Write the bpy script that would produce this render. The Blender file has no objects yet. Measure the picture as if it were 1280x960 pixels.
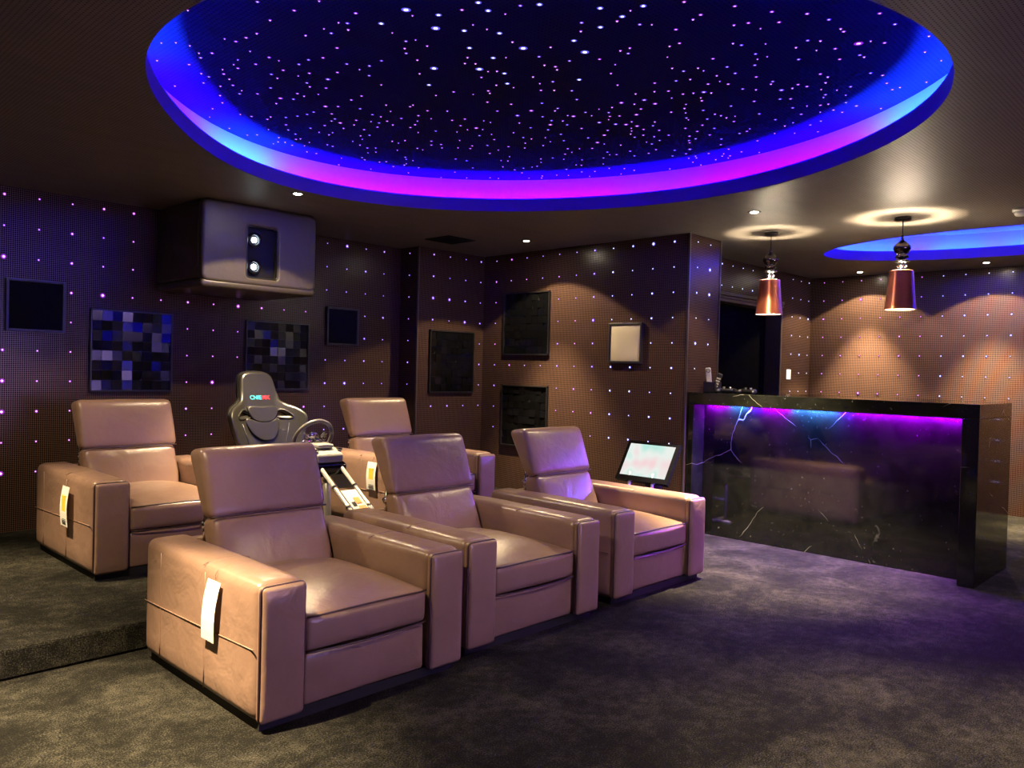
import bpy, bmesh, math, random
from mathutils import Vector, Matrix, noise
from mathutils.geometry import tessellate_polygon
PI = math.pi
S = bpy.context.scene
C = S.collection
random.seed(7)

# ------------------------------------------------------------------ camera, world, exposure
cam_d = bpy.data.cameras.new('camera'); cam_d.sensor_width = 36.0; cam_d.lens = 994.5 / 1280 * 36.0
cam_d.clip_start = 0.05; cam_d.clip_end = 60
cam = bpy.data.objects.new('camera', cam_d); C.objects.link(cam); S.camera = cam
YAW, PITCH, ROLL = 0.77204, -0.01712, 0.0251
cf = Vector((math.cos(YAW)*math.cos(PITCH), math.sin(YAW)*math.cos(PITCH), math.sin(PITCH)))
cr = Vector((math.sin(YAW), -math.cos(YAW), 0)); cu = cr.cross(cf)
rr = cr*math.cos(ROLL) + cu*math.sin(ROLL); uu = -cr*math.sin(ROLL) + cu*math.cos(ROLL)
M = Matrix((rr, uu, -cf)).transposed().to_4x4(); M.translation = Vector((0, 0, 1.256))
cam.matrix_world = M

w = bpy.data.worlds.new('world'); S.world = w; w.use_nodes = True
w.node_tree.nodes['Background'].inputs[0].default_value = (0.5, 0.45, 0.6, 1)
w.node_tree.nodes['Background'].inputs[1].default_value = 0.004
S.view_settings.view_transform = 'Standard'; S.view_settings.look = 'None'
S.view_settings.gamma = 1.0; S.view_settings.use_curve_mapping = False
S.view_settings.exposure = -0.12
S.cycles.max_bounces = 8; S.cycles.diffuse_bounces = 4; S.cycles.glossy_bounces = 4
S.cycles.sample_clamp_indirect = 6.0; S.cycles.caustics_reflective = False; S.cycles.caustics_refractive = False
S.cycles.use_denoising = True

BEAM_W, SPILL_W = 420.0, 30.0          # every recessed downlight: narrow beam and wide spill
WARM = (1.0, 0.75, 0.42)
# (x, y, power factor)
DOWNLIGHTS = [(2.703, 4.602, 1.4, 3.2), (4.924, 4.666, .5, 1.45), (4.958, 2.596, 3.2, .6), (8.375, 3.188, 2.2, 3.4), (8.295, 2.017, 2.2, 3.4),
              (0.50, 2.62, 3.6, 2.0), (0.54, 4.60, .4, .5), (8.30, .85, 2.2, 3.4), (2.80, .52, .10, .85)]
COVE = 4200.0            # radiance of the colour-changing cove strips
COVE2 = 1200.0
BAR_LED = 2500.0
PEND_W = 95.0
PROJ_W = 52000.0        # projector beam onto the screen at the front of the room

CEIL = 2.36
# ------------------------------------------------------------------ helpers
def link(o): C.objects.link(o); return o
def obj(name, bm, mats, parent=None, smooth=False, loc=None):
    bmesh.ops.recalc_face_normals(bm, faces=bm.faces)
    me = bpy.data.meshes.new(name); bm.to_mesh(me); bm.free()
    for m in (mats if isinstance(mats, (list, tuple)) else [mats]): me.materials.append(m)
    if smooth: me.polygons.foreach_set('use_smooth', [True]*len(me.polygons))
    o = link(bpy.data.objects.new(name, me))
    if parent: o.parent = parent
    if loc: o.location = loc
    return o
def tag(o, label, cat, group=None, kind=None):
    o['label'] = label
    if cat: o['category'] = cat
    if group: o['group'] = group
    if kind: o['kind'] = kind
    return o
def thing(name, label, cat, loc=(0, 0, 0), rotz=0, group=None):
    o = link(bpy.data.objects.new(name, None)); o.location = loc; o.rotation_euler = (0, 0, rotz)
    o.empty_display_size = .1
    return tag(o, label, cat, group)
def struct(name, bm, mats, parent=None, smooth=False):
    o = obj(name, bm, mats, parent, smooth)
    if not parent: o['kind'] = 'structure'
    return o
def copy_tree(o, parent=None):
    c = o.copy(); C.objects.link(c)
    if parent: c.parent = parent
    for ch in list(o.children): copy_tree(ch, c)
    return c
NB = bmesh.new
def box(bm, x0, x1, y0, y1, z0, z1, bev=0, mi=0):
    g = bmesh.ops.create_cube(bm, size=1)
    for v in g['verts']:
        v.co = Vector(((x0+x1)/2 + v.co.x*(x1-x0), (y0+y1)/2 + v.co.y*(y1-y0), (z0+z1)/2 + v.co.z*(z1-z0)))
    fs = {f for v in g['verts'] for f in v.link_faces}
    for f in fs: f.material_index = mi
    if bev:
        es = list({e for v in g['verts'] for e in v.link_edges})
        r = bmesh.ops.bevel(bm, geom=es, offset=bev, segments=2, profile=.5, affect='EDGES')
        for f in r['faces']: f.material_index = mi
    return bm
def axis_coords(h, r, n, k=3):
    r = min(r, h*.98)
    a = [-h + r*(1-math.cos(PI/2*i/k)) for i in range(k)]
    inner = [-(h-r) + 2*(h-r)*i/n for i in range(n+1)]
    return a + inner + [-x for x in reversed(a)]
def softbox(bm, cx, cy, cz, hx, hy, hz, r=.02, bulge=(0, 0, 0), n=6, jig=0.0, warp=None, mi=0, seed=0):
    """rounded, slightly puffed box"""
    H = (hx, hy, hz); A = [axis_coords(h, r, n) for h in H]
    cache = {}
    def P(i, j, k):
        key = (i, j, k)
        if key in cache: return cache[key]
        q = Vector((A[0][i], A[1][j], A[2][k])); rl = [min(r, h*.98) for h in H]
        inn = Vector([max(-(H[a]-rl[a]), min(H[a]-rl[a], q[a])) for a in range(3)])
        d = q - inn
        L = max(abs(d.x), abs(d.y), abs(d.z))
        if L > 1e-9: q = inn + Vector([d[a] for a in range(3)]).normalized() * L
        t = [q[a]/H[a] for a in range(3)]
        for a in range(3):
            b, c = (a+1) % 3, (a+2) % 3
            wgt = max(0, 1-t[b]**2)*max(0, 1-t[c]**2)
            if bulge[a]: q[a] += t[a]**3 * bulge[a]*wgt**.6
        if jig:
            nv = noise.noise_vector(Vector((q.x*5+seed, q.y*5+cy*3, q.z*5)))
            q += nv*jig
        q = q + Vector((cx, cy, cz)) if not warp else warp(q, t)
        v = bm.verts.new(q); cache[key] = v; return v
    N = [len(a)-1 for a in A]
    def quad(a, b, c, d):
        f = bm.faces.new((a, b, c, d)); f.material_index = mi
    for i in range(N[0]):
        for j in range(N[1]):
            quad(P(i, j, 0), P(i, j+1, 0), P(i+1, j+1, 0), P(i+1, j, 0))
            quad(P(i, j, N[2]), P(i+1, j, N[2]), P(i+1, j+1, N[2]), P(i, j+1, N[2]))
    for i in range(N[0]):
        for k in range(N[2]):
            quad(P(i, 0, k), P(i+1, 0, k), P(i+1, 0, k+1), P(i, 0, k+1))
            quad(P(i, N[1], k), P(i, N[1], k+1), P(i+1, N[1], k+1), P(i+1, N[1], k))
    for j in range(N[1]):
        for k in range(N[2]):
            quad(P(0, j, k), P(0, j, k+1), P(0, j+1, k+1), P(0, j+1, k))
            quad(P(N[0], j, k), P(N[0], j+1, k), P(N[0], j+1, k+1), P(N[0], j, k+1))
    return bm
def tube(bm, pts, r, n=8, closed=False, mi=0):
    pts = [Vector(p) for p in pts]; m = len(pts); rings = []
    prev = None
    for i, p in enumerate(pts):
        if closed: t = pts[(i+1) % m] - pts[i-1]
        else: t = pts[min(i+1, m-1)] - pts[max(i-1, 0)]
        t.normalize()
        if prev is None:
            a = Vector((0, 0, 1)) if abs(t.z) < .9 else Vector((1, 0, 0))
            u = t.cross(a).normalized()
        else:
            u = (prev - t*prev.dot(t)).normalized()
        prev = u; v = t.cross(u)
        rr_ = r[i] if isinstance(r, (list, tuple)) else r
        rings.append([bm.verts.new(p + (u*math.cos(2*PI*k/n) + v*math.sin(2*PI*k/n))*rr_) for k in range(n)])
    for i in range(m if closed else m-1):
        a, b = rings[i], rings[(i+1) % m]
        for k in range(n):
            f = bm.faces.new((a[k], a[(k+1) % n], b[(k+1) % n], b[k])); f.material_index = mi
    if not closed:
        bm.faces.new(rings[0]); bm.faces.new(list(reversed(rings[-1])))
    return bm
def lathe(bm, prof, n=32, cx=0, cy=0, mi=0, cap=False):
    rings = []
    for r, z in prof:
        rings.append([bm.verts.new((cx + r*math.cos(2*PI*k/n), cy + r*math.sin(2*PI*k/n), z)) for k in range(n)])
    for a, b in zip(rings, rings[1:]):
        for k in range(n):
            f = bm.faces.new((a[k], a[(k+1) % n], b[(k+1) % n], b[k])); f.material_index = mi
    if cap:
        bm.faces.new(rings[0]); bm.faces.new(list(reversed(rings[-1])))
    return bm
def smooth_path(pts, n=6, closed=True):
    P = [Vector(p) for p in pts]; m = len(P); out = []
    for i in range(m if closed else m-1):
        p0, p1, p2, p3 = (P[(i-1) % m], P[i], P[(i+1) % m], P[(i+2) % m]) if closed else \
            (P[max(i-1, 0)], P[i], P[i+1], P[min(i+2, m-1)])
        for k in range(n):
            t = k/n
            out.append(.5*((2*p1) + (p2-p0)*t + (2*p0-5*p1+4*p2-p3)*t*t + (3*p1-p0-3*p2+p3)*t**3))
    if not closed: out.append(P[-1])
    return out
def curve_solid(loops, depth, bevel=0.0, res=3, fine=0):
    """filled 2D outlines (first is the outside, the rest holes) in xy, thickness in z, as a bmesh"""
    cu_ = bpy.data.curves.new('tmp', 'CURVE'); cu_.dimensions = '2D'; cu_.fill_mode = 'BOTH'
    cu_.extrude = depth/2; cu_.bevel_depth = bevel; cu_.bevel_resolution = res
    for L in loops:
        sp = cu_.splines.new('POLY'); sp.points.add(len(L)-1)
        for p, q in zip(sp.points, L): p.co = (q[0], q[1], 0, 1)
        sp.use_cyclic_u = True
    o = bpy.data.objects.new('tmp', cu_); C.objects.link(o)
    dg = bpy.context.evaluated_depsgraph_get(); me = bpy.data.meshes.new_from_object(o.evaluated_get(dg))
    bm = NB(); bm.from_mesh(me); bpy.data.objects.remove(o); bpy.data.meshes.remove(me); bpy.data.curves.remove(cu_)
    for f in bm.faces: f.material_index = 0
    if fine:
        for _ in range(6):
            bmesh.ops.triangulate(bm, faces=[f for f in bm.faces if len(f.verts) > 3])
            es = [e for e in bm.edges if e.calc_length() > fine]
            if not es: break
            bmesh.ops.subdivide_edges(bm, edges=es, cuts=1)
    return bm
def text_mesh(s, size, depth=.001, bold=0.0):
    cu_ = bpy.data.curves.new('tmp', 'FONT'); cu_.body = s; cu_.size = size; cu_.extrude = depth; cu_.offset = bold
    o = bpy.data.objects.new('tmp', cu_); C.objects.link(o)
    dg = bpy.context.evaluated_depsgraph_get(); me = bpy.data.meshes.new_from_object(o.evaluated_get(dg))
    bm = NB(); bm.from_mesh(me); bpy.data.objects.remove(o); bpy.data.meshes.remove(me); bpy.data.curves.remove(cu_)
    for f in bm.faces: f.material_index = 0
    return bm
def xf(bm, mat, since=0):
    bmesh.ops.transform(bm, matrix=mat, verts=list(bm.verts)[since:]); return bm

# ------------------------------------------------------------------ materials
def mat(name, col=(.5, .5, .5), rough=.5, metal=0, emit=None, strength=0, spec=.5, coat=0, sheen=0):
    m = bpy.data.materials.new(name); m.use_nodes = True
    b = m.node_tree.nodes['Principled BSDF']
    b.inputs['Base Color'].default_value = (*col, 1); b.inputs['Roughness'].default_value = rough
    b.inputs['Metallic'].default_value = metal; b.inputs['Specular IOR Level'].default_value = spec
    b.inputs['Coat Weight'].default_value = coat; b.inputs['Sheen Weight'].default_value = sheen
    if emit:
        b.inputs['Emission Color'].default_value = (*emit, 1); b.inputs['Emission Strength'].default_value = strength
    return m
def nodes(m): return m.node_tree.nodes, m.node_tree.links, m.node_tree.nodes['Principled BSDF']
def nd(m, t, **kw):
    n = m.node_tree.nodes.new(t)
    for k, v in kw.items():
        if isinstance(v, tuple) and k.startswith('i_'): pass
        setattr(n, k, v)
    return n
def noise_n(m, scale, detail=3, rough=.5, vec=None, dist=0):
    n = nd(m, 'ShaderNodeTexNoise'); n.inputs['Scale'].default_value = scale; n.inputs['Detail'].default_value = detail
    n.inputs['Roughness'].default_value = rough; n.inputs['Distortion'].default_value = dist
    if vec is None:
        t = nd(m, 'ShaderNodeTexCoord'); vec = t.outputs['Object']
    m.node_tree.links.new(vec, n.inputs['Vector']); return n
def ramp(m, src, stops):
    r = nd(m, 'ShaderNodeValToRGB'); e = r.color_ramp.elements
    while len(e) < len(stops): e.new(.5)
    for el, (p, c) in zip(e, stops): el.position = p; el.color = (*c, 1) if len(c) == 3 else c
    m.node_tree.links.new(src, r.inputs[0]); return r
def math_n(m, op, a, b=None):
    n = nd(m, 'ShaderNodeMath'); n.operation = op
    for i, v in enumerate((a, b)):
        if v is None: continue
        if isinstance(v, (int, float)): n.inputs[i].default_value = v
        else: m.node_tree.links.new(v, n.inputs[i])
    return n.outputs[0]
def bump(m, h, strength, dist, chain=None):
    b = nd(m, 'ShaderNodeBump'); b.inputs['Strength'].default_value = strength; b.inputs['Distance'].default_value = dist
    m.node_tree.links.new(h, b.inputs['Height'])
    if chain: m.node_tree.links.new(chain, b.inputs['Normal'])
    return b.outputs[0]

# leather
leather = mat('taupe leather', (.36, .235, .185), .31, spec=.6)
N, L, B = nodes(leather)
n1 = noise_n(leather, 7, 3, .5, dist=.6); n2 = noise_n(leather, 420, 2)
r1 = ramp(leather, noise_n(leather, 3.2, 4).outputs[0], [(.3, (.245, .15, .112)), (.7, (.31, .195, .15))])
L.new(r1.outputs[0], B.inputs['Base Color'])
n3 = noise_n(leather, 19, 4, .6, dist=1.2)
b0 = bump(leather, n1.outputs[0], .3, .022); b1 = bump(leather, n3.outputs[0], .14, .006, b0); b2 = bump(leather, n2.outputs[0], .25, .001, b1)
L.new(b2, B.inputs['Normal'])
piping_m = mat('dark leather piping', (.06, .032, .04), .45)
seam_m = mat('seam thread', (.25, .155, .115), .5)
plinth_m = mat('black chair base', (.008, .008, .008), .7)
chrome = mat('chrome', (.75, .74, .72), .12, 1)
black_plastic = mat('black plastic', (.012, .012, .013), .35)
black_gloss = mat('black gloss', (.006, .006, .008), .08)
white_paper = mat('white paper', (.85, .84, .8), .7)
yellow_m = mat('yellow print', (.85, .62, .05), .7)
ink = mat('dark print', (.05, .05, .06), .7)

# carpet
carpet = mat('charcoal carpet', (.03, .029, .025), .95, spec=.08)
N, L, B = nodes(carpet)
ca = noise_n(carpet, 2.6, 6, .62, dist=.8); cb = noise_n(carpet, 170, 3, .7); cc = noise_n(carpet, 22, 4, .6)
mx = math_n(carpet, 'ADD', math_n(carpet, 'MULTIPLY', ca.outputs[0], .30), math_n(carpet, 'ADD', math_n(carpet, 'MULTIPLY', cb.outputs[0], .52), math_n(carpet, 'MULTIPLY', cc.outputs[0], .18)))
rc = ramp(carpet, mx, [(.38, (.0035, .0034, .003)), (.49, (.0085, .0081, .007)), (.63, (.06, .056, .044))])
L.new(rc.outputs[0], B.inputs['Base Color'])
L.new(bump(carpet, cb.outputs[0], .8, .006), B.inputs['Normal'])

# perforated veneer for the walls (UV in metres: u along the wall, v = height)
def perforated(name, c0, c1, hole, pitch=.0125, rough=.33, frac=.30, spec=.5):
    m = mat(name, c0, rough, spec=.5); N, L, B = nodes(m)
    uv = nd(m, 'ShaderNodeUVMap'); sep = nd(m, 'ShaderNodeSeparateXYZ'); L.new(uv.outputs[0], sep.inputs[0])
    def cell(o):
        f = math_n(m, 'FRACT', math_n(m, 'MULTIPLY', o, 1/pitch)); return math_n(m, 'SUBTRACT', f, .5)
    a, b = cell(sep.outputs[0]), cell(sep.outputs[1])
    d = math_n(m, 'SQRT', math_n(m, 'ADD', math_n(m, 'MULTIPLY', a, a), math_n(m, 'MULTIPLY', b, b)))
    mp = nd(m, 'ShaderNodeMapRange'); L.new(d, mp.inputs[0])
    mp.inputs[1].default_value = frac-.07; mp.inputs[2].default_value = frac+.07
    mpp = nd(m, 'ShaderNodeMapping'); mpp.inputs['Scale'].default_value = (1.0, 3.2, 1); L.new(uv.outputs[0], mpp.inputs[0])
    gr = noise_n(m, 3.0, 5, .6, vec=mpp.outputs[0], dist=.4)
    wood = ramp(m, gr.outputs[0], [(.3, c0), (.7, c1)])
    # panel joints every 1.2 m along and 0.6 m up
    mixc = nd(m, 'ShaderNodeMix'); mixc.data_type = 'RGBA'
    L.new(mp.outputs[0], mixc.inputs[0]); mixc.inputs[6].default_value = (*hole, 1); L.new(wood.outputs[0], mixc.inputs[7])
    L.new(mixc.outputs[2], B.inputs['Base Color'])
    sp = math_n(m, 'MULTIPLY', mp.outputs[0], spec); L.new(sp, B.inputs['Specular IOR Level'])
    return m
wall_m = perforated('perforated brown veneer', (.098, .056, .042), (.108, .062, .046), (.004, .003, .003), rough=.27, frac=.40)
trim_m = mat('dark bronze trim', (.05, .04, .035), .35, .3)
ceil_m = perforated('ceiling board', (.14, .128, .112), (.17, .152, .135), (.06, .055, .05), pitch=.016, rough=.5, frac=.2, spec=.3)
star_m = perforated('star ceiling board', (.018, .016, .016), (.022, .019, .020), (.008, .008, .008), pitch=.02, rough=.55, frac=.25, spec=0)
lip_m = mat('cove edge with blue glow', (.12, .04, .62), .45)  # blue of the reflected strip light is put into the base colour
coffer_m = mat('cove paint with glow tint', (.44, .36, .78), .45)  # blue-violet tint carries the strip glow in the base colour
dark_m = mat('near black', (.004, .004, .0045), .8, spec=.2)
fabric_black = mat('black speaker cloth', (.006, .006, .0065), .9, spec=.1)

# black marble with white veins
marble = mat('black veined marble', (.008, .009, .008), .06, spec=.6)
N, L, B = nodes(marble)
tc = nd(marble, 'ShaderNodeTexCoord')
wn = noise_n(marble, 1.3, 5, .6, vec=tc.outputs['Object'])
vm = nd(marble, 'ShaderNodeVectorMath'); vm.operation = 'MULTIPLY_ADD'; vm.inputs[1].default_value = (.16, .16, .16)
L.new(wn.outputs[1], vm.inputs[0]); L.new(tc.outputs['Object'], vm.inputs[2])
vo = nd(marble, 'ShaderNodeTexVoronoi'); vo.feature = 'DISTANCE_TO_EDGE'; vo.inputs['Scale'].default_value = 1.7
L.new(vm.outputs[0], vo.inputs['Vector'])
vein = ramp(marble, vo.outputs['Distance'], [(0, (.8, .8, .8)), (.0012, (.4, .4, .4)), (.003, (0, 0, 0))])
gate = ramp(marble, noise_n(marble, 2.1, 3, .6).outputs[0], [(.50, (0, 0, 0)), (.64, (1, 1, 1))])
spk = ramp(marble, noise_n(marble, 38, 4, .75).outputs[0], [(.66, (0, 0, 0)), (.74, (1, 1, 1))])
cl = ramp(marble, noise_n(marble, 4.5, 8, .72, dist=.5).outputs[0], [(.42, (.005, .0055, .005)), (.78, (.014, .015, .013))])
v1 = math_n(marble, 'MULTIPLY', vein.outputs[0], gate.outputs[0])
v2 = math_n(marble, 'MAXIMUM', math_n(marble, 'MULTIPLY', v1, .8), math_n(marble, 'MULTIPLY', spk.outputs[0], .35))
mixv = nd(marble, 'ShaderNodeMix'); mixv.data_type = 'RGBA'; L.new(v2, mixv.inputs[0])
L.new(cl.outputs[0], mixv.inputs[6]); mixv.inputs[7].default_value = (.55, .56, .52, 1)
L.new(mixv.outputs[2], B.inputs['Base Color'])
L.new(math_n(marble, 'ADD', math_n(marble, 'MULTIPLY', noise_n(marble, 9, 5).outputs[0], .10), .02), B.inputs['Roughness'])

def emis(name, col, s, sample=True):
    m = bpy.data.materials.new(name); m.use_nodes = True; nt = m.node_tree; nt.nodes.clear()
    e = nt.nodes.new('ShaderNodeEmission'); o = nt.nodes.new('ShaderNodeOutputMaterial')
    e.inputs[0].default_value = (*col, 1); e.inputs[1].default_value = s; nt.links.new(e.outputs[0], o.inputs[0])
    if not sample: m.cycles.emission_sampling = 'NONE'
    return m
MAG, VIO, CYA, BLU = (.0118, .00003, 1.0), (.008, .0003, 1.0), (.0035, .024, .9), (.06, .01, 1.0)
def strips(s): return [emis('magenta led', MAG, s), emis('violet led', VIO, s), emis('cyan led', CYA, s), emis('blue led', BLU, s)]

# ------------------------------------------------------------------ the room
XL0, XR, YR0 = -1.6, 8.684, -3.4
bm = NB(); box(bm, XL0-.2, XR+1.4, YR0-.2, 6.2, -.1, 0); floor = struct('floor', bm, carpet)
# raised carpeted platform behind the front row
bm = NB(); box(bm, XL0, 5.40, 3.53, 5.93, 0, .125, bev=.012); plat = struct('floor_platform', bm, carpet)

def wallq(bm, quads):
    uvl = bm.loops.layers.uv.verify()
    for q in quads:      # q: four (x,y,z), u along dominant horizontal axis
        vs = [bm.verts.new(p) for p in q]; f = bm.faces.new(vs)
        xs = [p[0] for p in q]; ys = [p[1] for p in q]
        for l in f.loops:
            l[uvl].uv = (l.vert.co.x if max(xs)-min(xs) > max(ys)-min(ys) else l.vert.co.y, l.vert.co.z)
def vwall(bm, a, b, z0=0, z1=CEIL+.05):
    wallq(bm, [[(*a, z0), (*b, z0), (*b, z1), (*a, z1)]])
def ns(name, bm, mats):      # structure without normal recalculation problems
    return struct(name, bm, mats)
bm = NB(); vwall(bm, (XL0, 5.93), (4.573, 5.93)); ns('wall_left', bm, wall_m)
bm = NB(); vwall(bm, (4.573, 5.93), (4.573, 5.67)); vwall(bm, (4.573, 5.67), (5.40, 5.67)); ns('wall_pier', bm, wall_m)
bm = NB(); vwall(bm, (5.40, 5.67), (5.40, 3.364)); vwall(bm, (5.40, 3.364), (5.869, 3.364)); vwall(bm, (5.869, 3.364), (5.869, 3.83)); ns('wall_back', bm, wall_m)
DX0, DX1, DZ = 6.60, 7.972, 1.985
bm = NB(); vwall(bm, (5.869, 3.83), (DX0, 3.83)); vwall(bm, (DX1, 3.83), (XR, 3.83)); vwall(bm, (DX0, 3.83), (DX1, 3.83), DZ, CEIL+.05)
ns('wall_passage', bm, wall_m)
bm = NB(); vwall(bm, (XR, 3.83), (XR, YR0)); ns('wall_right', bm, wall_m)
bm = NB(); vwall(bm, (XR, YR0), (XL0, YR0)); ns('wall_front', bm, wall_m)
bm = NB(); vwall(bm, (XL0, YR0), (XL0, 5.93)); ns('wall_side', bm, wall_m)
# door: dark opening with a set-back leaf
bm = NB(); box(bm, DX0-.02, DX1+.0, 3.99, 4.03, 0, DZ+.02); door = struct('door_1', bm, mat('unlit doorway', (.003, .003, .0035), 1, spec=0))
bm = NB(); box(bm, DX0+.28, DX0+.30, 3.975, 3.99, 0, DZ); obj('door_edge', bm, trim_m, door)
bm = NB()
box(bm, DX1-.035, DX1, 3.815, 3.99, 0, DZ, .004); box(bm, DX0, DX0+.035, 3.815, 3.99, 0, DZ, .004)
box(bm, DX0, DX1, 3.815, 3.99, DZ-.03, DZ, .004); box(bm, DX0, DX1, 3.805, 3.83, DZ, DZ+.02, .003); box(bm, DX0, DX1, 3.800, 3.83, DZ+.03, DZ+.06, .003)
struct('trim_1', bm, trim_m)
for n, (x, y) in enumerate([(4.573, 5.67), (5.40, 3.364), (5.869, 3.364)], 2):
    bm = NB(); box(bm, x-.008, x+.008, y-.008, y+.008, 0, CEIL, .002); struct('trim_%d' % n, bm, trim_m)

# ceiling with the two openings
CX, CY = 2.75, 2.69
FC = [1.715, .011, -.034, -.087, .024, -.03, -.019, .031, .003]
def rim_r(t):
    r = FC[0]
    for k in range(1, 5): r += FC[2*k-1]*math.cos(k*t) + FC[2*k]*math.sin(k*t)
    return r
def loop1(extra=0, n=160): return [(CX+(rim_r(2*PI*i/n)+extra)*math.cos(2*PI*i/n), CY+(rim_r(2*PI*i/n)+extra)*math.sin(2*PI*i/n)) for i in range(n)]
def loop2(extra=0, n=96): return [(7.2+(.755+extra)*math.cos(2*PI*i/n), 1.66+(1.375+extra)*math.sin(2*PI*i/n)) for i in range(n)]
def fill(bm, loops, z, mi=0):
    uvl = bm.loops.layers.uv.verify()
    vl = [[Vector((x, y, z)) for x, y in lp] for lp in loops]
    tris = tessellate_polygon(vl); flat = [v for lp in vl for v in lp]; vs = [bm.verts.new(v) for v in flat]
    for t in tris:
        try: f = bm.faces.new([vs[i] for i in t])
        except ValueError: continue
        f.material_index = mi
        for l in f.loops: l[uvl].uv = (l.vert.co.x, l.vert.co.y)
bm = NB(); rect = [(XL0-.1, YR0-.1), (XR+.1, YR0-.1), (XR+.1, 6.1), (XL0-.1, 6.1)]
fill(bm, [rect, loop1(), loop2()], CEIL); struct('ceiling', bm, ceil_m)
def band(bm, la, za, lb, zb, mi=0):
    A = [bm.verts.new((x, y, za)) for x, y in la]; Bv = [bm.verts.new((x, y, zb)) for x, y in lb]
    for i in range(len(A)):
        j = (i+1) % len(A); f = bm.faces.new((A[i], A[j], Bv[j], Bv[i])); f.material_index = mi; f.smooth = True
LIP, GAP, ZC = .088, .15, 2.61
def recess(loopf, zc, starry, mats, colour, center, name):
    bm = NB(); bmm = bm
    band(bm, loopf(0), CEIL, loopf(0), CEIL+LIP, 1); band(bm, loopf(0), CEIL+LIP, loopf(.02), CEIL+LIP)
    band(bm, loopf(.02), CEIL+LIP, loopf(.02), CEIL+.01); band(bm, loopf(.02), CEIL+.01, loopf(GAP), CEIL+.01)
    band(bm, loopf(GAP), CEIL+.01, loopf(GAP), zc)
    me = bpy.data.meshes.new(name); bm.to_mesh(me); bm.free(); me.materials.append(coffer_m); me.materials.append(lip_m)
    r = link(bpy.data.objects.new(name, me)); r['kind'] = 'structure'
    bm = NB(); fill(bm, [loopf(GAP)], zc); c = obj('recess_ceiling', bm, star_m if starry else coffer_m, r)
    bm = NB(); L0, L1 = loopf(.055), loopf(.070); n = len(L0)
    A = [bm.verts.new((*p, CEIL+.042)) for p in L0]; Bv = [bm.verts.new((*p, CEIL+.036)) for p in L1]
    for i in range(n):
        j = (i+1) % n; f = bm.faces.new((A[i], A[j], Bv[j], Bv[i]))
        f.material_index = colour(math.degrees(math.atan2(L0[i][1]-center[1], L0[i][0]-center[0])) % 360)
    me = bpy.data.meshes.new('led_strip'); bm.to_mesh(me); bm.free()
    for m in mats: me.materials.append(m)
    o = link(bpy.data.objects.new('led_strip', me)); o.parent = r
    return r
def near(a, c, w_): return abs((a-c+180) % 360-180) < w_
def col_main(a):
    if near(a, 104, 8) or near(a, 158, 12) or near(a, 302, 17) or near(a, 205, 12): return 2
    if near(a, 104, 13) or near(a, 10, 9): return 1
    return 0
def col_second(a):
    if near(a, 47, 5) or near(a, 14, 4) or near(a, 88, 8) or near(a, 190, 14): return 0
    return 2 if near(a, 30, 50) or near(a, 130, 30) else 1
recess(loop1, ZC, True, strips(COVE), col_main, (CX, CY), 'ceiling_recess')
recess(loop2, 2.60, False, strips(COVE2), col_second, (7.2, 1.66), 'ceiling_recess')

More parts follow.
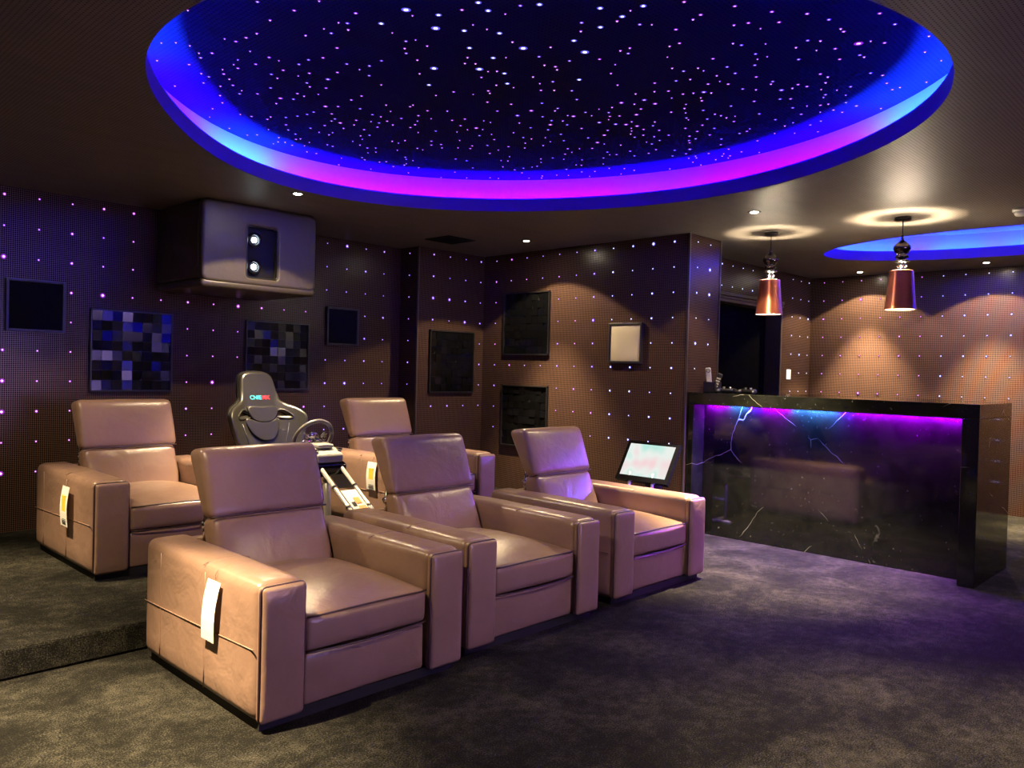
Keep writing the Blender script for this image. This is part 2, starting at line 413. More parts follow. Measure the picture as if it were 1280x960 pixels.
# ------------------------------------------------------------------ recliners
def make_recliner():
    t = thing('recliner', 'x', 'armchair', (0, 0, 0), 0, None)
    W, AI = .4625, .2825
    for s in (-1, 1):
        xc = s*(W+AI)/2; hw = (W-AI)/2
        bm = NB(); softbox(bm, xc, .495, .272, hw, .478, .240, r=.038, bulge=(.006, 0, .006), n=8, jig=.003, seed=s*3)
        arm = obj('arm', bm, leather, t, True)
        bm = NB(); softbox(bm, xc, .012, .268, hw-.006, .022, .232, r=.016, bulge=(0, .007, 0), n=8, jig=.003, seed=s*7)
        obj('front_panel', bm, leather, arm, True)
        bm = NB(); a, b = hw-.005, .232
        pts = []
        for (cx_, cz_, a0) in ((a-.02, b-.02, 0), (-(a-.02), b-.02, 90), (-(a-.02), -(b-.02), 180), (a-.02, -(b-.02), 270)):
            for k in range(4):
                g = math.radians(a0+30*k); pts.append((xc+cx_+.02*math.cos(g), .004, .268+cz_+.02*math.sin(g)))
        tube(bm, pts, .0042, 6, True); p = obj('piping', bm, piping_m, arm, True); p['label'] = 'dark leather piping'
        bm = NB()
        for zz in (.285,): tube(bm, [(xc+s*(hw+.003+.004*math.sin(PI*q/10)), .03+.93*q/10, zz-.03*(q/10)) for q in range(11)], .0020, 5)
        for yy in (.40, .80): tube(bm, [(xc+s*(hw+.004), yy, .05+.43*q/6) for q in range(7)] , .0022, 5)
        tube(bm, [(xc+hw*1.03*math.cos(PI*q/8), .42, .502+.0155*math.sin(PI*q/8)) for q in range(9)], .0020, 5)
        obj('seam', bm, seam_m, arm, True)
    bm = NB(); softbox(bm, 0, .945, .262, .285, .028, .235, r=.018, n=5); obj('back_panel', bm, leather, t, True)
    # seat cushion
    def wseat(q, tt):
        dome = .055*max(0, 1-tt[0]**2)**.7*max(0, 1-((q.y-.05)/.36)**2)**.8 if tt[2] > 0 else 0
        return Vector((q.x, q.y+.355, q.z+.300+dome*max(0, tt[2])))
    bm = NB(); softbox(bm, 0, 0, 0, .277, .345, .068, r=.026, bulge=(0, .012, 0), n=10, jig=.003, warp=wseat, seed=11)
    seat = obj('seat_cushion', bm, leather, t, True)
    bm = NB()
    for zz in (.362, .236):
        tube(bm, [(-.272+.544*q/16, .006-.010*max(0, 1-(q/8-1)**2)+.006*(abs(q-8) == 8), zz+(.006*math.sin(PI*q/16) if zz > .3 else -.004*math.sin(PI*q/16))) for q in range(17)], .004, 6)
    p = obj('piping', bm, piping_m, seat, True)
    bm = NB(); softbox(bm, 0, .055, .133, .274, .032, .093, r=.014, bulge=(0, .006, 0), n=6, jig=.002); obj('footrest', bm, leather, t, True)
    # backrest cushions warped to their side profile
    def profwarp(hy, hz, fb, ft, bt, bb, taper=0):
        def f(q, tt):
            s_ = (q.y/hy+1)/2; v_ = (q.z/hz+1)/2
            fr = Vector(fb).lerp(Vector(ft), v_); bk = Vector(bb).lerp(Vector(bt), v_); p_ = fr.lerp(bk, s_)
            return Vector((q.x*(1-taper*(1-v_)), p_.x, p_.y))
        return f
    def crease(bm, amp):
        for v in bm.verts:
            if abs(v.co.x) > .2:
                v.co.x += math.copysign(amp*math.sin(v.co.z*150+v.co.y*60)*(abs(v.co.x)-.2)/.07, v.co.x)
    bm = NB(); softbox(bm, 0, 0, 0, .272, .06, .21, r=.035, bulge=(.0, .022, 0), n=12, jig=.004, seed=21,
                       warp=profwarp(.06, .21, (.605, .22), (.768, .612), (.875, .585), (.74, .20)))
    crease(bm, .0018); obj('backrest', bm, leather, t, True)
    bm = NB(); softbox(bm, 0, 0, 0, .283, .06, .14, r=.030, bulge=(.0, .014, .004), n=12, jig=.003, seed=31,
                       warp=profwarp(.06, .14, (.757, .606), (.862, .892), (1.00, .872), (.835, .592)))
    head = obj('headrest', bm, leather, t, True)
    bm = NB(); tube(bm, [(-.275+.55*q/12, .759-.004*math.sin(PI*q/12), .606) for q in range(13)], .0042, 6); obj('piping', bm, piping_m, head, True)
    for s in (-1, 1):
        bm = NB(); tube(bm, [(s*.262, .86, .42), (s*.262, .855, .52), (s*.262, .85, .63)], .008, 8); tube(bm, [(s*.25, .855, .56), (s*.275, .855, .56)], .016, 12)
        h = obj('hinge', bm, chrome, t, True); h['label'] = 'chrome hinge'
    bm = NB(); box(bm, -.44, .44, .03, .95, 0, .04); obj('base', bm, plinth_m, t)
    return t
rec = make_recliner()
REC = [(1.790, 2.450, 0, 'front row', 'taupe leather recliner nearest the camera, front row left, white tag on its arm'),
       (2.797, 2.515, 0, 'front row', 'taupe leather recliner in the middle of the front row, lit purple'),
       (3.910, 2.560, 0, 'front row', 'taupe leather recliner at the right end of the front row, nearest the bar'),
       (1.872, 4.310, .125, 'platform', 'tan leather recliner on the raised platform at far left, behind the nearest recliner'),
       (3.735, 4.240, .125, 'platform', 'tan leather recliner on the platform beside the racing wheel, right of the racing seat')]
for i, (x, y, z, g, lab) in enumerate(REC):
    o = rec if i == 0 else copy_tree(rec)
    o.location = (x, y, z); o['label'] = lab; o['group'] = 'leather recliners in two rows'
# paper tags hanging on the recliners' left arms
def tagm(x, y0, y1, z0, z1, skew, label, yellow):
    t = thing('paper_tag', label, 'tag', (x, (y0+y1)/2, z0)); W = (y1-y0)/2; H = z1-z0
    bm = NB(); n = 6; rows = []
    for i in range(n+1):
        f = i/n; off = -.012*math.sin(f*PI*.9)-.004-(1-f)*.012
        rows.append([bm.verts.new((off+th, skew*(1-f)+s*W, f*H)) for th in (0, .0012) for s in (-1, 1)])
    for a, b in zip(rows, rows[1:]):
        for q in ((0, 1), (1, 3), (3, 2), (2, 0)): bm.faces.new((a[q[0]], a[q[1]], b[q[1]], b[q[0]]))
    bm.faces.new(rows[0]); bm.faces.new(rows[-1])
    obj('card', bm, white_paper, t)
    bm = NB(); tube(bm, [(-.004, 0, H), (-.002, 0, H+.02), (0.006, 0, H+.035)], .0012, 5); obj('string', bm, chrome, t)
    if yellow:
        bm = NB(); box(bm, -.022, -.0175, -W*.55, W*.45, H*.38, H*.78); obj('yellow_patch', bm, yellow_m, t)
        bm = NB()
        for k in range(6): box(bm, -.020, -.0165, -W*.6, W*.5, H*.07+k*H*.035, H*.07+k*H*.035+H*.014)
        obj('barcode', bm, ink, t)
    else:
        bm = NB(); box(bm, -.0195, -.0165, -.006, .0, H*.34, H*.52); box(bm, -.0195, -.0165, -.02, -.002, H*.50, H*.515)
        obj('print_mark', bm, ink, t)
tagm(1.322, 2.708, 2.808, .245, .468, .03, 'white paper tag hanging on the side of the recliner nearest the camera', False)
tagm(1.392, 4.590, 4.700, .367, .578, 0, 'white and yellow tag on the arm of the far left platform recliner', True)
tagm(3.268, 4.446, 4.548, .410, .600, 0, 'white and yellow tag on the recliner beside the racing wheel', True)

# ------------------------------------------------------------------ racing simulator
sim_leather = mat('black racing leather', (.019, .018, .016), .32, spec=.6)
sim_shell = mat('racing seat shell', (.03, .029, .026), .25, spec=.6)
silver = mat('silver paint', (.72, .71, .68), .3, .6)
white_pl = mat('white plastic', (.75, .74, .70), .3)
cyan_m = mat('cyan print', (.05, .55, .75), .5); red_m = mat('red print', (.8, .03, .05), .5); orange_m = mat('orange print', (.85, .32, .08), .5)
blue_m = mat('pale blue print', (.25, .6, .85), .5)
SX, SY = 2.735, 4.40
sim = thing('racing_simulator', 'black racing seat with steering wheel rig between the two platform recliners', 'racing simulator', (SX, SY, .125))
SL = .36
def seatpt(u, z, off=0):     # world z -> local, reclined
    return Vector((u, .70+(z-.91)*SL - off, z-.125))
half = [(0, 1.187), (.055, 1.184), (.092, 1.168), (.108, 1.13), (.122, 1.05), (.135, .998), (.175, .968), (.225, .945), (.262, .91), (.262, .86), (.238, .78), (.212, .68), (.205, .58), (.215, .46), (.15, .40), (0, .39)]
out = smooth_path([(u, z, 0) for u, z in half] + [(-u, z, 0) for u, z in reversed(half[1:-1])], 5)
hole = [(.082, .905), (.125, .938), (.158, .938), (.200, .905), (.192, .882), (.095, .888)]
h1 = smooth_path([(u, z, 0) for u, z in hole], 3); h2 = smooth_path([(-u, z, 0) for u, z in hole], 3)
bm = curve_solid([[(p.x, p.y) for p in q] for q in (out, h1, h2)], .05, .018, 2, .03)
for v in bm.verts:
    u, z, d = v.co; wing = .10*max(0, (abs(u)-.10)/.16)**1.5*(1 if z < 1.0 else max(0, 1-(z-1.0)/.06))
    v.co = seatpt(u, z, d+wing)
shell = obj('seat_back', bm, sim_leather, sim, True)
def wing(u, z): return .10*max(0, (abs(u)-.10)/.16)**1.5*(1 if z < 1.0 else max(0, 1-(z-1.0)/.06))
bm = NB(); q = [p for p in smooth_path([(u, z, 0) for u, z in half[:-2]], 5, False)]
for s in (-1, 1): tube(bm, [seatpt(s*p.x*.99, p.y, wing(p.x, p.y)-.0) for p in q if p.y < 1.19], .022, 8)
obj('side_bolster', bm, sim_shell, shell, True)
for s in (-1, 1):
    bm = NB(); tube(bm, [seatpt(s*p.x, p.y, wing(p.x, p.y)+.044) for p in smooth_path([(u, z, 0) for u, z in hole], 3)], .006, 6, True)
    obj('belt_slot_rim', bm, sim_leather, shell, True)
bm = curve_solid([[(p.x, p.y) for p in smooth_path([(-.10, .955, 0), (0, .955, 0), (.10, .955, 0), (.085, .90, 0), (.05, .872, 0), (0, .866, 0), (-.05, .872, 0), (-.085, .90, 0)], 4)]], .012, .010)
for v in bm.verts: v.co = seatpt(v.co.x, v.co.y, v.co.z+.048)
obj('neck_pad', bm, sim_leather, shell, True)
bm = curve_solid([[(p.x, p.y) for p in smooth_path([(-.13, .875, 0), (-.06, .86, 0), (0, .856, 0), (.06, .86, 0), (.10, .875, 0), (.085, .80, 0), (.05, .755, 0), (0, .742, 0), (-.05, .755, 0), (-.10, .80, 0)], 4)]], .012, .010)
for v in bm.verts: v.co = seatpt(v.co.x, v.co.y, v.co.z+.044)
obj('chest_pad', bm, sim_leather, shell, True)
bm = NB()
for s in (-1, 1): tube(bm, [seatpt(s*u, z, wing(u, z)+.045) for u, z in ((.175, .85), (.15, .76), (.125, .66), (.12, .55))], .005, 6)
tube(bm, [seatpt(-.12+.24*k/8, .958, .046) for k in range(9)], .004, 6)
obj('stitching', bm, sim_shell, shell, True)
for s_, x0, m in (('CNIE', -.077, cyan_m), ('MX', .012, red_m)):
    bm = text_mesh(s_, .038, .0012, .0008)
    for v in bm.verts: v.co = seatpt(v.co.x+x0, v.co.y+1.012, .046+v.co.z)
    obj('logo_lettering', bm, m, shell)['label'] = ('cyan' if m is cyan_m else 'red') + ' logo lettering'
bm = NB(); softbox(bm, 0, .36, .27, .21, .25, .06, r=.04, bulge=(0, 0, -.02), n=6); obj('seat_base', bm, sim_leather, sim, True)
# wheel
tilt = math.radians(28)
WC = Vector((0.005, .02, .665))
def wp(a, r, d=0):           # wheel plane: x right, up leaning away from the driver
    return WC + Vector((r*math.cos(a), -math.sin(tilt)*r*math.sin(a)*1.0 + d*math.cos(tilt), math.cos(tilt)*r*math.sin(a) + d*math.sin(tilt)))
bm = NB(); tube(bm, [wp(2*PI*k/40, .132) for k in range(40)], .013, 10, True); wheel = obj('steering_wheel', bm, mat('grey wheel grip', (.15, .145, .13), .28), sim, True)
bm = NB()
for a in (200, 340, 270):
    tube(bm, [wp(math.radians(a), .02), wp(math.radians(a), .07), wp(math.radians(a), .125)], [.018, .012, .010], 8)
lathe(bm, [(.0, 0), (.045, 0), (.045, .02), (.0, .024)], 20); 
for v in list(bm.verts)[-80:]:
    p = v.co.copy(); v.co = WC + Vector((p.x, p.y*-math.sin(tilt)*0+p.z*math.cos(tilt)-p.y*math.sin(tilt), p.y*math.cos(tilt)+p.z*math.sin(tilt)))
obj('wheel_hub', bm, chrome, wheel, True)
for s in (-1, 1):
    bm = NB(); tube(bm, [wp(0, 0)+Vector((s*.04, -.03, .01)), wp(0, 0)+Vector((s*.075, -.02, .045))], .007, 6)
    for a in range(3): box(bm, s*.065-.008+a*.004, s*.065+.008+a*.004, -.02, -.005, .655+a*.018, .667+a*.018, .002)
    obj('shift_paddle', bm, chrome, wheel, True)
# wheel base
def wbox(y0, y1, z0, z1, hx, m, name, par, r=.012):
    bm = NB(); softbox(bm, 0, (y0+y1)/2, (z0+z1)/2, hx, (y1-y0)/2, (z1-z0)/2, r=r, n=4)
    for v in bm.verts: v.co.z += (v.co.y+.05)*.35
    return obj(name, bm, m, par, True)
housing_m = mat('light grey housing', (.42, .41, .38), .3)
wb = wbox(-.20, -.02, .580, .640, .094, housing_m, 'wheel_motor_housing', sim, .02)
wbox(-.215, -.03, .505, .582, .106, black_gloss, 'wheel_mount', sim)
bm = NB(); softbox(bm, 0, -.09, .632, .055, .055, .012, r=.010, n=4); obj('housing_lid', bm, silver, wb, True)
for s in (-1, 1):
    bm = NB(); tube(bm, [(s*.085, -.16, .575), (s*.085, -.16, .612)], .010, 10); tube(bm, [(s*.085, -.16, .606), (s*.085, -.16, .618)], .017, 12); obj('clamp_knob', bm, chrome, wb, True)
# rails down to the pedals
bm = NB()
RA, RB = Vector((0, -.20, .505)), Vector((0.02, -.78, .10))
for s in (-1, 1):
    tube(bm, [RA+Vector((s*.072, 0, 0)), RB+Vector((s*.072, 0, 0))], .013, 10)
    for f in (.25, .5, .75):
        c = RA.lerp(RB, f)+Vector((s*.072, 0, 0)); d = (RB-RA).normalized(); tube(bm, [c-d*.006, c+d*.006], .017, 10, mi=1)
tube(bm, [RB+Vector((-.09, 0, 0)), RB+Vector((.09, 0, 0))], .013, 8)
tube(bm, [RB, Vector((0.02, -.78, 0.0))], .02, 10)
obj('pedal_rail', bm, [silver, black_plastic], sim, True)
def plate(f0, f1, hx, m, name, par, dz=.004, xo=0):
    bm = NB(); d = RB-RA; nrm = Vector((0, d.z, -d.y)).normalized()*-1
    if nrm.z < 0: nrm = -nrm
    a, b = RA+d*f0, RA+d*f1; vs = []
    for p, s in ((a, -1), (a, 1), (b, 1), (b, -1)):
        for k in (0, .002): vs.append(bm.verts.new(p+Vector((s*hx+xo, 0, 0))+nrm*(dz+k)))
    for q in ((1, 3, 5, 7), (0, 6, 4, 2), (0, 2, 3, 1), (2, 4, 5, 3), (4, 6, 7, 5), (6, 0, 1, 7)): bm.faces.new([vs[i] for i in q])
    return obj(name, bm, m, par)
pl = plate(.30, .98, .052, white_pl, 'sticker_plate', sim)
plate(.10, .27, .052, chrome, 'crosshatch_plate', sim)
for f0, f1, xo, hx, m in ((.40, .47, .012, .02, orange_m), (.50, .58, .018, .024, orange_m), (.62, .72, .01, .026, orange_m), (.76, .82, .02, .02, orange_m), (.86, .97, .02, .03, blue_m), (.45, .50, -.025, .012, black_plastic)):
    plate(f0, f1, hx, m, 'sticker', pl, .0075, xo)
bm = NB()
tube(bm, [(0, -.15, .52), (0, -.16, .3), (0, -.2, .02), (0, .7, .02)], .024, 10)
for s in (-1, 1): tube(bm, [(s*.25, .75, .02), (s*.25, .1, .02), (s*.12, -.3, .02)], .02, 8)
tube(bm, [(-.25, .65, .02), (.25, .65, .02)], .02, 8); tube(bm, [(-.25, .2, .02), (.25, .2, .02)], .02, 8)
for s in (-1, 1):
    for yy in (.2, .5): tube(bm, [(s*.15, yy, .02), (s*.15, yy, .22)], .014, 8)
obj('base_frame', bm, silver, sim, True)
bm = NB()
for s in (-1, 0, 1): box(bm, .02+s*.055-.02, .02+s*.055+.02, -.765, -.745, .12, .20, .004)
obj('pedal', bm, chrome, sim)

# ------------------------------------------------------------------ projector box under the ceiling
box_leather = mat('padded black leather', (.07, .058, .043), .4, spec=.5)
N, L, B = nodes(box_leather); L.new(bump(box_leather, noise_n(box_leather, 5, 3).outputs[0], .4, .02), B.inputs['Normal'])
fab_dark = mat('dark niche', (.004, .004, .005), .6, spec=.2)
PX0, PX1, PY0, PY1, PZ0 = 2.345, 3.215, 5.189, 5.93, 1.77
pb = thing('projector_box', 'black padded leather projector box hanging from the ceiling at the left wall', 'projector box', ((PX0+PX1)/2, PY0, PZ0))
cxp = (PX0+PX1)/2; W = (PX1-PX0)/2
wx0, wx1, wz0, wz1 = 2.668-cxp, 2.902-cxp, 1.848-PZ0+.01, 2.207-PZ0+.01
def rrect(x0, x1, y0, y1, r, n=5):
    o = []
    for cx_, cy_, a0 in ((x1-r, y1-r, 0), (x0+r, y1-r, 90), (x0+r, y0+r, 180), (x1-r, y0+r, 270)):
        for k in range(n+1):
            g = math.radians(a0+90*k/n); o.append((cx_+r*math.cos(g), cy_+r*math.sin(g)))
    return o
bm = curve_solid([rrect(-W+.02, W-.02, .055, CEIL-PZ0-.02, .03), rrect(wx0-.02, wx1+.02, wz0-.02, wz1+.02, .04)], .03, .02)
for v in bm.verts: v.co = Vector((v.co.x, .035-v.co.z, v.co.y))
obj('front_pad', bm, box_leather, pb, True)
bm = NB(); softbox(bm, 0, .375, .025, W, .368, .028, r=.024, n=5); 
obj('bottom_pad', bm, box_leather, pb, True)
for s in (-1, 1):
    bm = NB(); softbox(bm, s*(W-.03), .40, .32, .03, .335, .268, r=.02, n=5); obj('side_panel', bm, box_leather, pb, True)
bm = NB(); box(bm, wx0-.03, wx1+.03, .05, .09, wz0-.03, wz1+.03); niche = obj('window', bm, fab_dark, pb)
bm = NB()
fr = rrect(wx0, wx1, wz0, wz1, .02); tube(bm, [(x, .012, z) for x, z in fr], .006, 6, True); obj('window_rim', bm, black_plastic, niche, True)
lens_m = emis('projector lens glow', (.80, .92, 1.0), 30, True)
for zz in (2.126-PZ0, 1.937-PZ0):
    bm = NB(); lathe(bm, [(.050, 0), (.050, .03), (.036, .03), (.032, .004)], 24); xf(bm, Matrix.Translation((2.735-cxp, .052, zz)) @ Matrix.Rotation(PI/2, 4, 'X'))
    lz = obj('lens', bm, black_gloss, pb, True)
    bm = NB(); bmesh.ops.create_uvsphere(bm, u_segments=16, v_segments=8, radius=.020, matrix=Matrix.Translation((2.735-cxp, .035, zz)) @ Matrix.Diagonal((1, .5, 1, 1)))
    obj('lens_glass', bm, lens_m, lz, True)

# ------------------------------------------------------------------ bar
BX0, BX1, BY0, BY1, BZ = 5.42, 6.20, 1.325, 3.355, 1.12
bar = thing('bar_counter', 'black marble bar counter with white veins and purple light strip under its top', 'bar counter', (5.8, 2.34, 0))
def lb(x0, x1, y0, y1, z0, z1, bev=.003):
    bm = NB(); box(bm, x0-5.8, x1-5.8, y0-2.34, y1-2.34, z0, z1, bev); return bm
obj('countertop', lb(BX0, BX1, BY0, BY1, BZ-.09, BZ), marble, bar)
obj('end_panel', lb(BX0, BX1, BY0, BY0+.095, 0, BZ-.091), marble, bar)
obj('end_panel', lb(BX0, BX1, BY1-.055, BY1, 0, BZ-.091), marble, bar)
obj('front_panel', lb(BX0+.165, BX0+.20, BY0+.096, BY1-.056, 0, BZ-.091), marble, bar)
bar_led = [emis('bar magenta', (.40, .001, 1), BAR_LED), emis('bar cyan', (.06, .22, .9), BAR_LED), emis('bar blue', (.12, .01, 1), BAR_LED)]
bm = NB(); y = BY1-.09; n = 48; yA, yB = BY1-.09, BY0+.12
for i in range(n):
    a = yA+(yB-yA)*i/n; b = yA+(yB-yA)*(i+1)/n; f = i/n
    vs = [bm.verts.new((px_-5.8, py_-2.34, pz_)) for px_, py_, pz_ in ((5.562, a, BZ-.094), (5.562, b, BZ-.094), (5.574, b, BZ-.094), (5.574, a, BZ-.094))]
    fc = bm.faces.new(vs); fc.material_index = 1 if (.10 < f < .17 or .36 < f < .56) else (2 if .56 <= f < .62 or .17 <= f < .24 else 0)
me = bpy.data.meshes.new('led_strip'); bm.to_mesh(me); bm.free()
for m in bar_led: me.materials.append(m)
o = link(bpy.data.objects.new('led_strip', me)); o.parent = bar; o['label'] = 'glowing purple light strip'

# things standing on the bar
rh = thing('remote_holder', 'black holder with remote controls at the left end of the bar top', 'holder', (5.58, 3.235, BZ))
bm = NB(); box(bm, -.05, .05, -.05, -.045, 0, .085, .001); box(bm, -.05, .05, .045, .05, 0, .085, .001); box(bm, -.05, -.045, -.05, .05, 0, .085); box(bm, .045, .05, -.05, .05, 0, .085); box(bm, -.05, .05, -.05, .05, 0, .006)
box(bm, -.045, .045, -.003, .003, 0, .075)
obj('tray', bm, black_plastic, rh)
def remote(loc, rot, L_, m, label, loopy=False):
    t = thing('remote_control', label, 'remote control', loc); t.rotation_euler = rot
    bm = NB(); softbox(bm, 0, 0, L_/2, .021, .010, L_/2, r=.009, n=4); obj('body', bm, m, t, True)
    bm = NB()
    for i in range(5):
        for j in (-1, 0, 1): box(bm, -.0135 if 0 else j*.011-.0035, j*.011+.0035, -.0125, -.0095, .02+i*.021, .032+i*.021, .001)
    obj('button', bm, white_pl if m is not white_pl else black_plastic, t)
    if loopy:
        bm = NB(); tube(bm, [(.014*math.cos(2*PI*k/16), -.011, L_-.022+.014*math.sin(2*PI*k/16)) for k in range(16)], .003, 6, True); obj('dial', bm, chrome, t, True)
RZ = -PI/2+.5
remote((5.575, 3.252, BZ+.008), (.12, -.10, RZ), .19, silver, 'silver remote control with round dial standing in the black holder', True)
remote((5.565, 3.212, BZ+.010), (.10, .32, RZ), .15, black_plastic, 'black remote control leaning to the right in the holder')
def gamepad(loc, rz, label):
    t = thing('game_controller', label, 'game controller', loc, rz)
    bm = NB(); softbox(bm, 0, 0, .022, .055, .030, .014, r=.013, n=5)
    for s in (-1, 1): tube(bm, [(s*.045, .0, .022), (s*.066, -.03, .018), (s*.074, -.058, .013)], [.019, .017, .011], 10)
    obj('body', bm, black_plastic, t, True)
    for s in (-1, 1):
        bm = NB(); tube(bm, [(s*.024, -.012, .03), (s*.024, -.012, .044)], .007, 10); tube(bm, [(s*.024, -.012, .044), (s*.024, -.012, .048)], .010, 10)
        obj('thumbstick', bm, silver, t, True)
    bm = NB()
    for a in range(4): tube(bm, [(.042+.009*math.cos(a*PI/2), .008+.009*math.sin(a*PI/2), .034), (.042+.009*math.cos(a*PI/2), .008+.009*math.sin(a*PI/2), .040)], .004, 8)
    obj('button', bm, chrome, t, True)
gamepad((5.60, 3.115, BZ), -1.2, 'black game controller lying on the bar top next to the remote holder')
gamepad((5.60, 2.93, BZ), -1.75, 'black game controller lying on the bar top, right of the other one')

# ------------------------------------------------------------------ pendant lamps
def copper():
    m = mat('copper shade', (.55, .16, .09), .3, .7); N, L, B = nodes(m)
    tr = nd(m, 'ShaderNodeBsdfTranslucent'); tr.inputs[0].default_value = (.9, .16, .06, 1)
    mx_ = nd(m, 'ShaderNodeMixShader'); mx_.inputs[0].default_value = .13
    L.new(B.outputs[0], mx_.inputs[1]); L.new(tr.outputs[0], mx_.inputs[2]); L.new(mx_.outputs[0], N['Material Output'].inputs[0]); return m
copper_m = copper(); bulb_m = emis('warm bulb', (1, .82, .6), 8, False); inner_m = mat('shade lining', (.85, .75, .6), .5)
dark_chrome = mat('smoked chrome', (.12, .10, .10), .08, 1)
def make_pendant():
    t = thing('pendant_lamp', 'x', 'pendant lamp', (0, 0, CEIL), 0, 'copper pendant lamps over the bar')
    bm = NB(); lathe(bm, [(.0, 0), (.052, 0), (.052, -.012), (.045, -.022), (.0, -.022)], 28); obj('canopy', bm, black_plastic, t, True)
    bm = NB(); tube(bm, [(0, 0, -.02), (0, 0, -.14)], .004, 8); tube(bm, [(0, 0, -.12), (0, 0, -.16)], .010, 10); obj('rod', bm, black_plastic, t, True)
    bm = NB(); lathe(bm, [(.006, -.14), (.012, -.155), (.036, -.172), (.054, -.195), (.056, -.212), (.044, -.236), (.026, -.250), (.042, -.260), (.042, -.272), (.016, -.28)], 28); obj('ornament', bm, dark_chrome, t, True)
    bm = NB(); lathe(bm, [(.014, -.278), (.048, -.290), (.050, -.298), (.022, -.306), (.020, -.312), (.032, -.320), (.032, -.332), (.020, -.342), (.030, -.350), (.047, -.354), (.047, -.358), (.0, -.358)], 28); obj('collar', bm, chrome, t, True)
    bm = NB(); lathe(bm, [(.074, -.362), (.099, -.622), (.101, -.626), (.098, -.624), (.0735, -.364)], 40)
    sh = obj('lamp_shade', bm, copper_m, t, True)
    bm = NB(); lathe(bm, [(.0725, -.366), (.0968, -.622)], 40); obj('bounce_lining', bm, inner_m, sh, True)  # pale inner layer added to bounce bulb light up to the ceiling
    for k in range(3):
        bm = NB(); a = 2*PI*k/3+.3; tube(bm, [(.045*math.cos(a), .045*math.sin(a), -.356), (.075*math.cos(a), .075*math.sin(a), -.364)], .0018, 5)
        obj('shade_bracket', bm, chrome, sh)
    bm = NB(); bmesh.ops.create_uvsphere(bm, u_segments=16, v_segments=10, radius=.022, matrix=Matrix.Translation((0, 0, -.50))); obj('bulb', bm, bulb_m, t, True)
    return t
pend = make_pendant()
def lamp(name, kind, loc, power, colr, radius, parent=None, size=None, blend=.2, rot=None):
    d = bpy.data.lights.new(name, kind); d.energy = power; d.color = colr; d.shadow_soft_size = radius
    if size: d.spot_size = math.radians(size); d.spot_blend = blend
    o = link(bpy.data.objects.new(name, d)); o.location = loc
    if rot: o.rotation_euler = rot
    if parent: o.parent = parent
    return o
PENDANTS = [(5.753, 2.866, 'copper pendant lamp on the left, hanging over the middle of the bar'), (5.717, 1.900, 'copper pendant lamp on the right, hanging nearer the right end of the bar')]
for i, (x, y, lab) in enumerate(PENDANTS):
    o = pend if i == 0 else copy_tree(pend)
    o.location = (x, y, CEIL); o['label'] = lab
    lamp('pendant_bulb_light', 'POINT', (0, 0, -.470), PEND_W, (1.0, .78, .50), .020, o)
    for k in range(3):      # points added to light the ceiling, as glow leaking between collar and shade
        a = 2*PI*k/3+1.2; lamp('pendant_gap_fill', 'POINT', (.061*math.cos(a), .061*math.sin(a), -.345), 3.6, (1.0, .80, .56), .006, o)

# ------------------------------------------------------------------ recessed downlights
lamp_m = emis('downlight lamp', (1.0, .86, .62), 520, True)
def make_down():
    t = thing('downlight', 'x', 'ceiling light', (0, 0, CEIL), 0, 'recessed ceiling downlights')
    bm = NB(); lathe(bm, [(.030, -.004), (.045, -.006), (.048, -.001), (.048, .002), (.029, .002), (.030, -.004)], 28); obj('bezel', bm, trim_m, t, True)
    bm = NB(); lathe(bm, [(.0, -.006), (.012, -.006), (.020, -.003), (.024, -.0005)], 20); obj('lamp', bm, lamp_m, t, True)
    return t
DLAB = ['downlight in the ceiling in front of the projector box', 'downlight in the ceiling above the diffuser panels of the back wall',
        'downlight in the ceiling left of the left pendant lamp', 'downlight near the right wall, seen between the two pendant lamps', 'downlight near the right wall, seen right of the right pendant lamp']
dn = make_down()
for i, (x, y, f, fs) in enumerate(DOWNLIGHTS):
    if i < 5 or True:
        o = dn if i == 0 else copy_tree(dn)
        o.location = (x, y, CEIL); o['label'] = DLAB[i] if i < 5 else 'recessed ceiling downlight outside the photograph'
    lamp('downlight_beam', 'SPOT', (0, 0, -.012), BEAM_W*f, WARM, .022, o, 64, .75)
    lamp('downlight_spill', 'SPOT', (0, 0, -.012), SPILL_W*fs, WARM, .022, o, 118, .12)

# the projector throws its picture onto the white screen at the front of the room (behind the camera)
lamp('projector_beam', 'SPOT', (2.735, 5.10, 2.03), PROJ_W, (.50, .34, 1.0), .02, None, 14, .1, (PI/2-.08, 0, PI))
ps = thing('projection_screen', 'white projection screen on the wall behind the camera', 'projection screen', (2.74, YR0, .70))
bm = NB(); box(bm, -1.25, 1.25, .02, .03, 0, 1.3); obj('screen_cloth', bm, mat('screen cloth', (.8, .8, .8), .8), ps)
bm = NB(); box(bm, -1.3, 1.3, .005, .019, -.05, 1.35, .004); obj('frame', bm, black_plastic, ps)

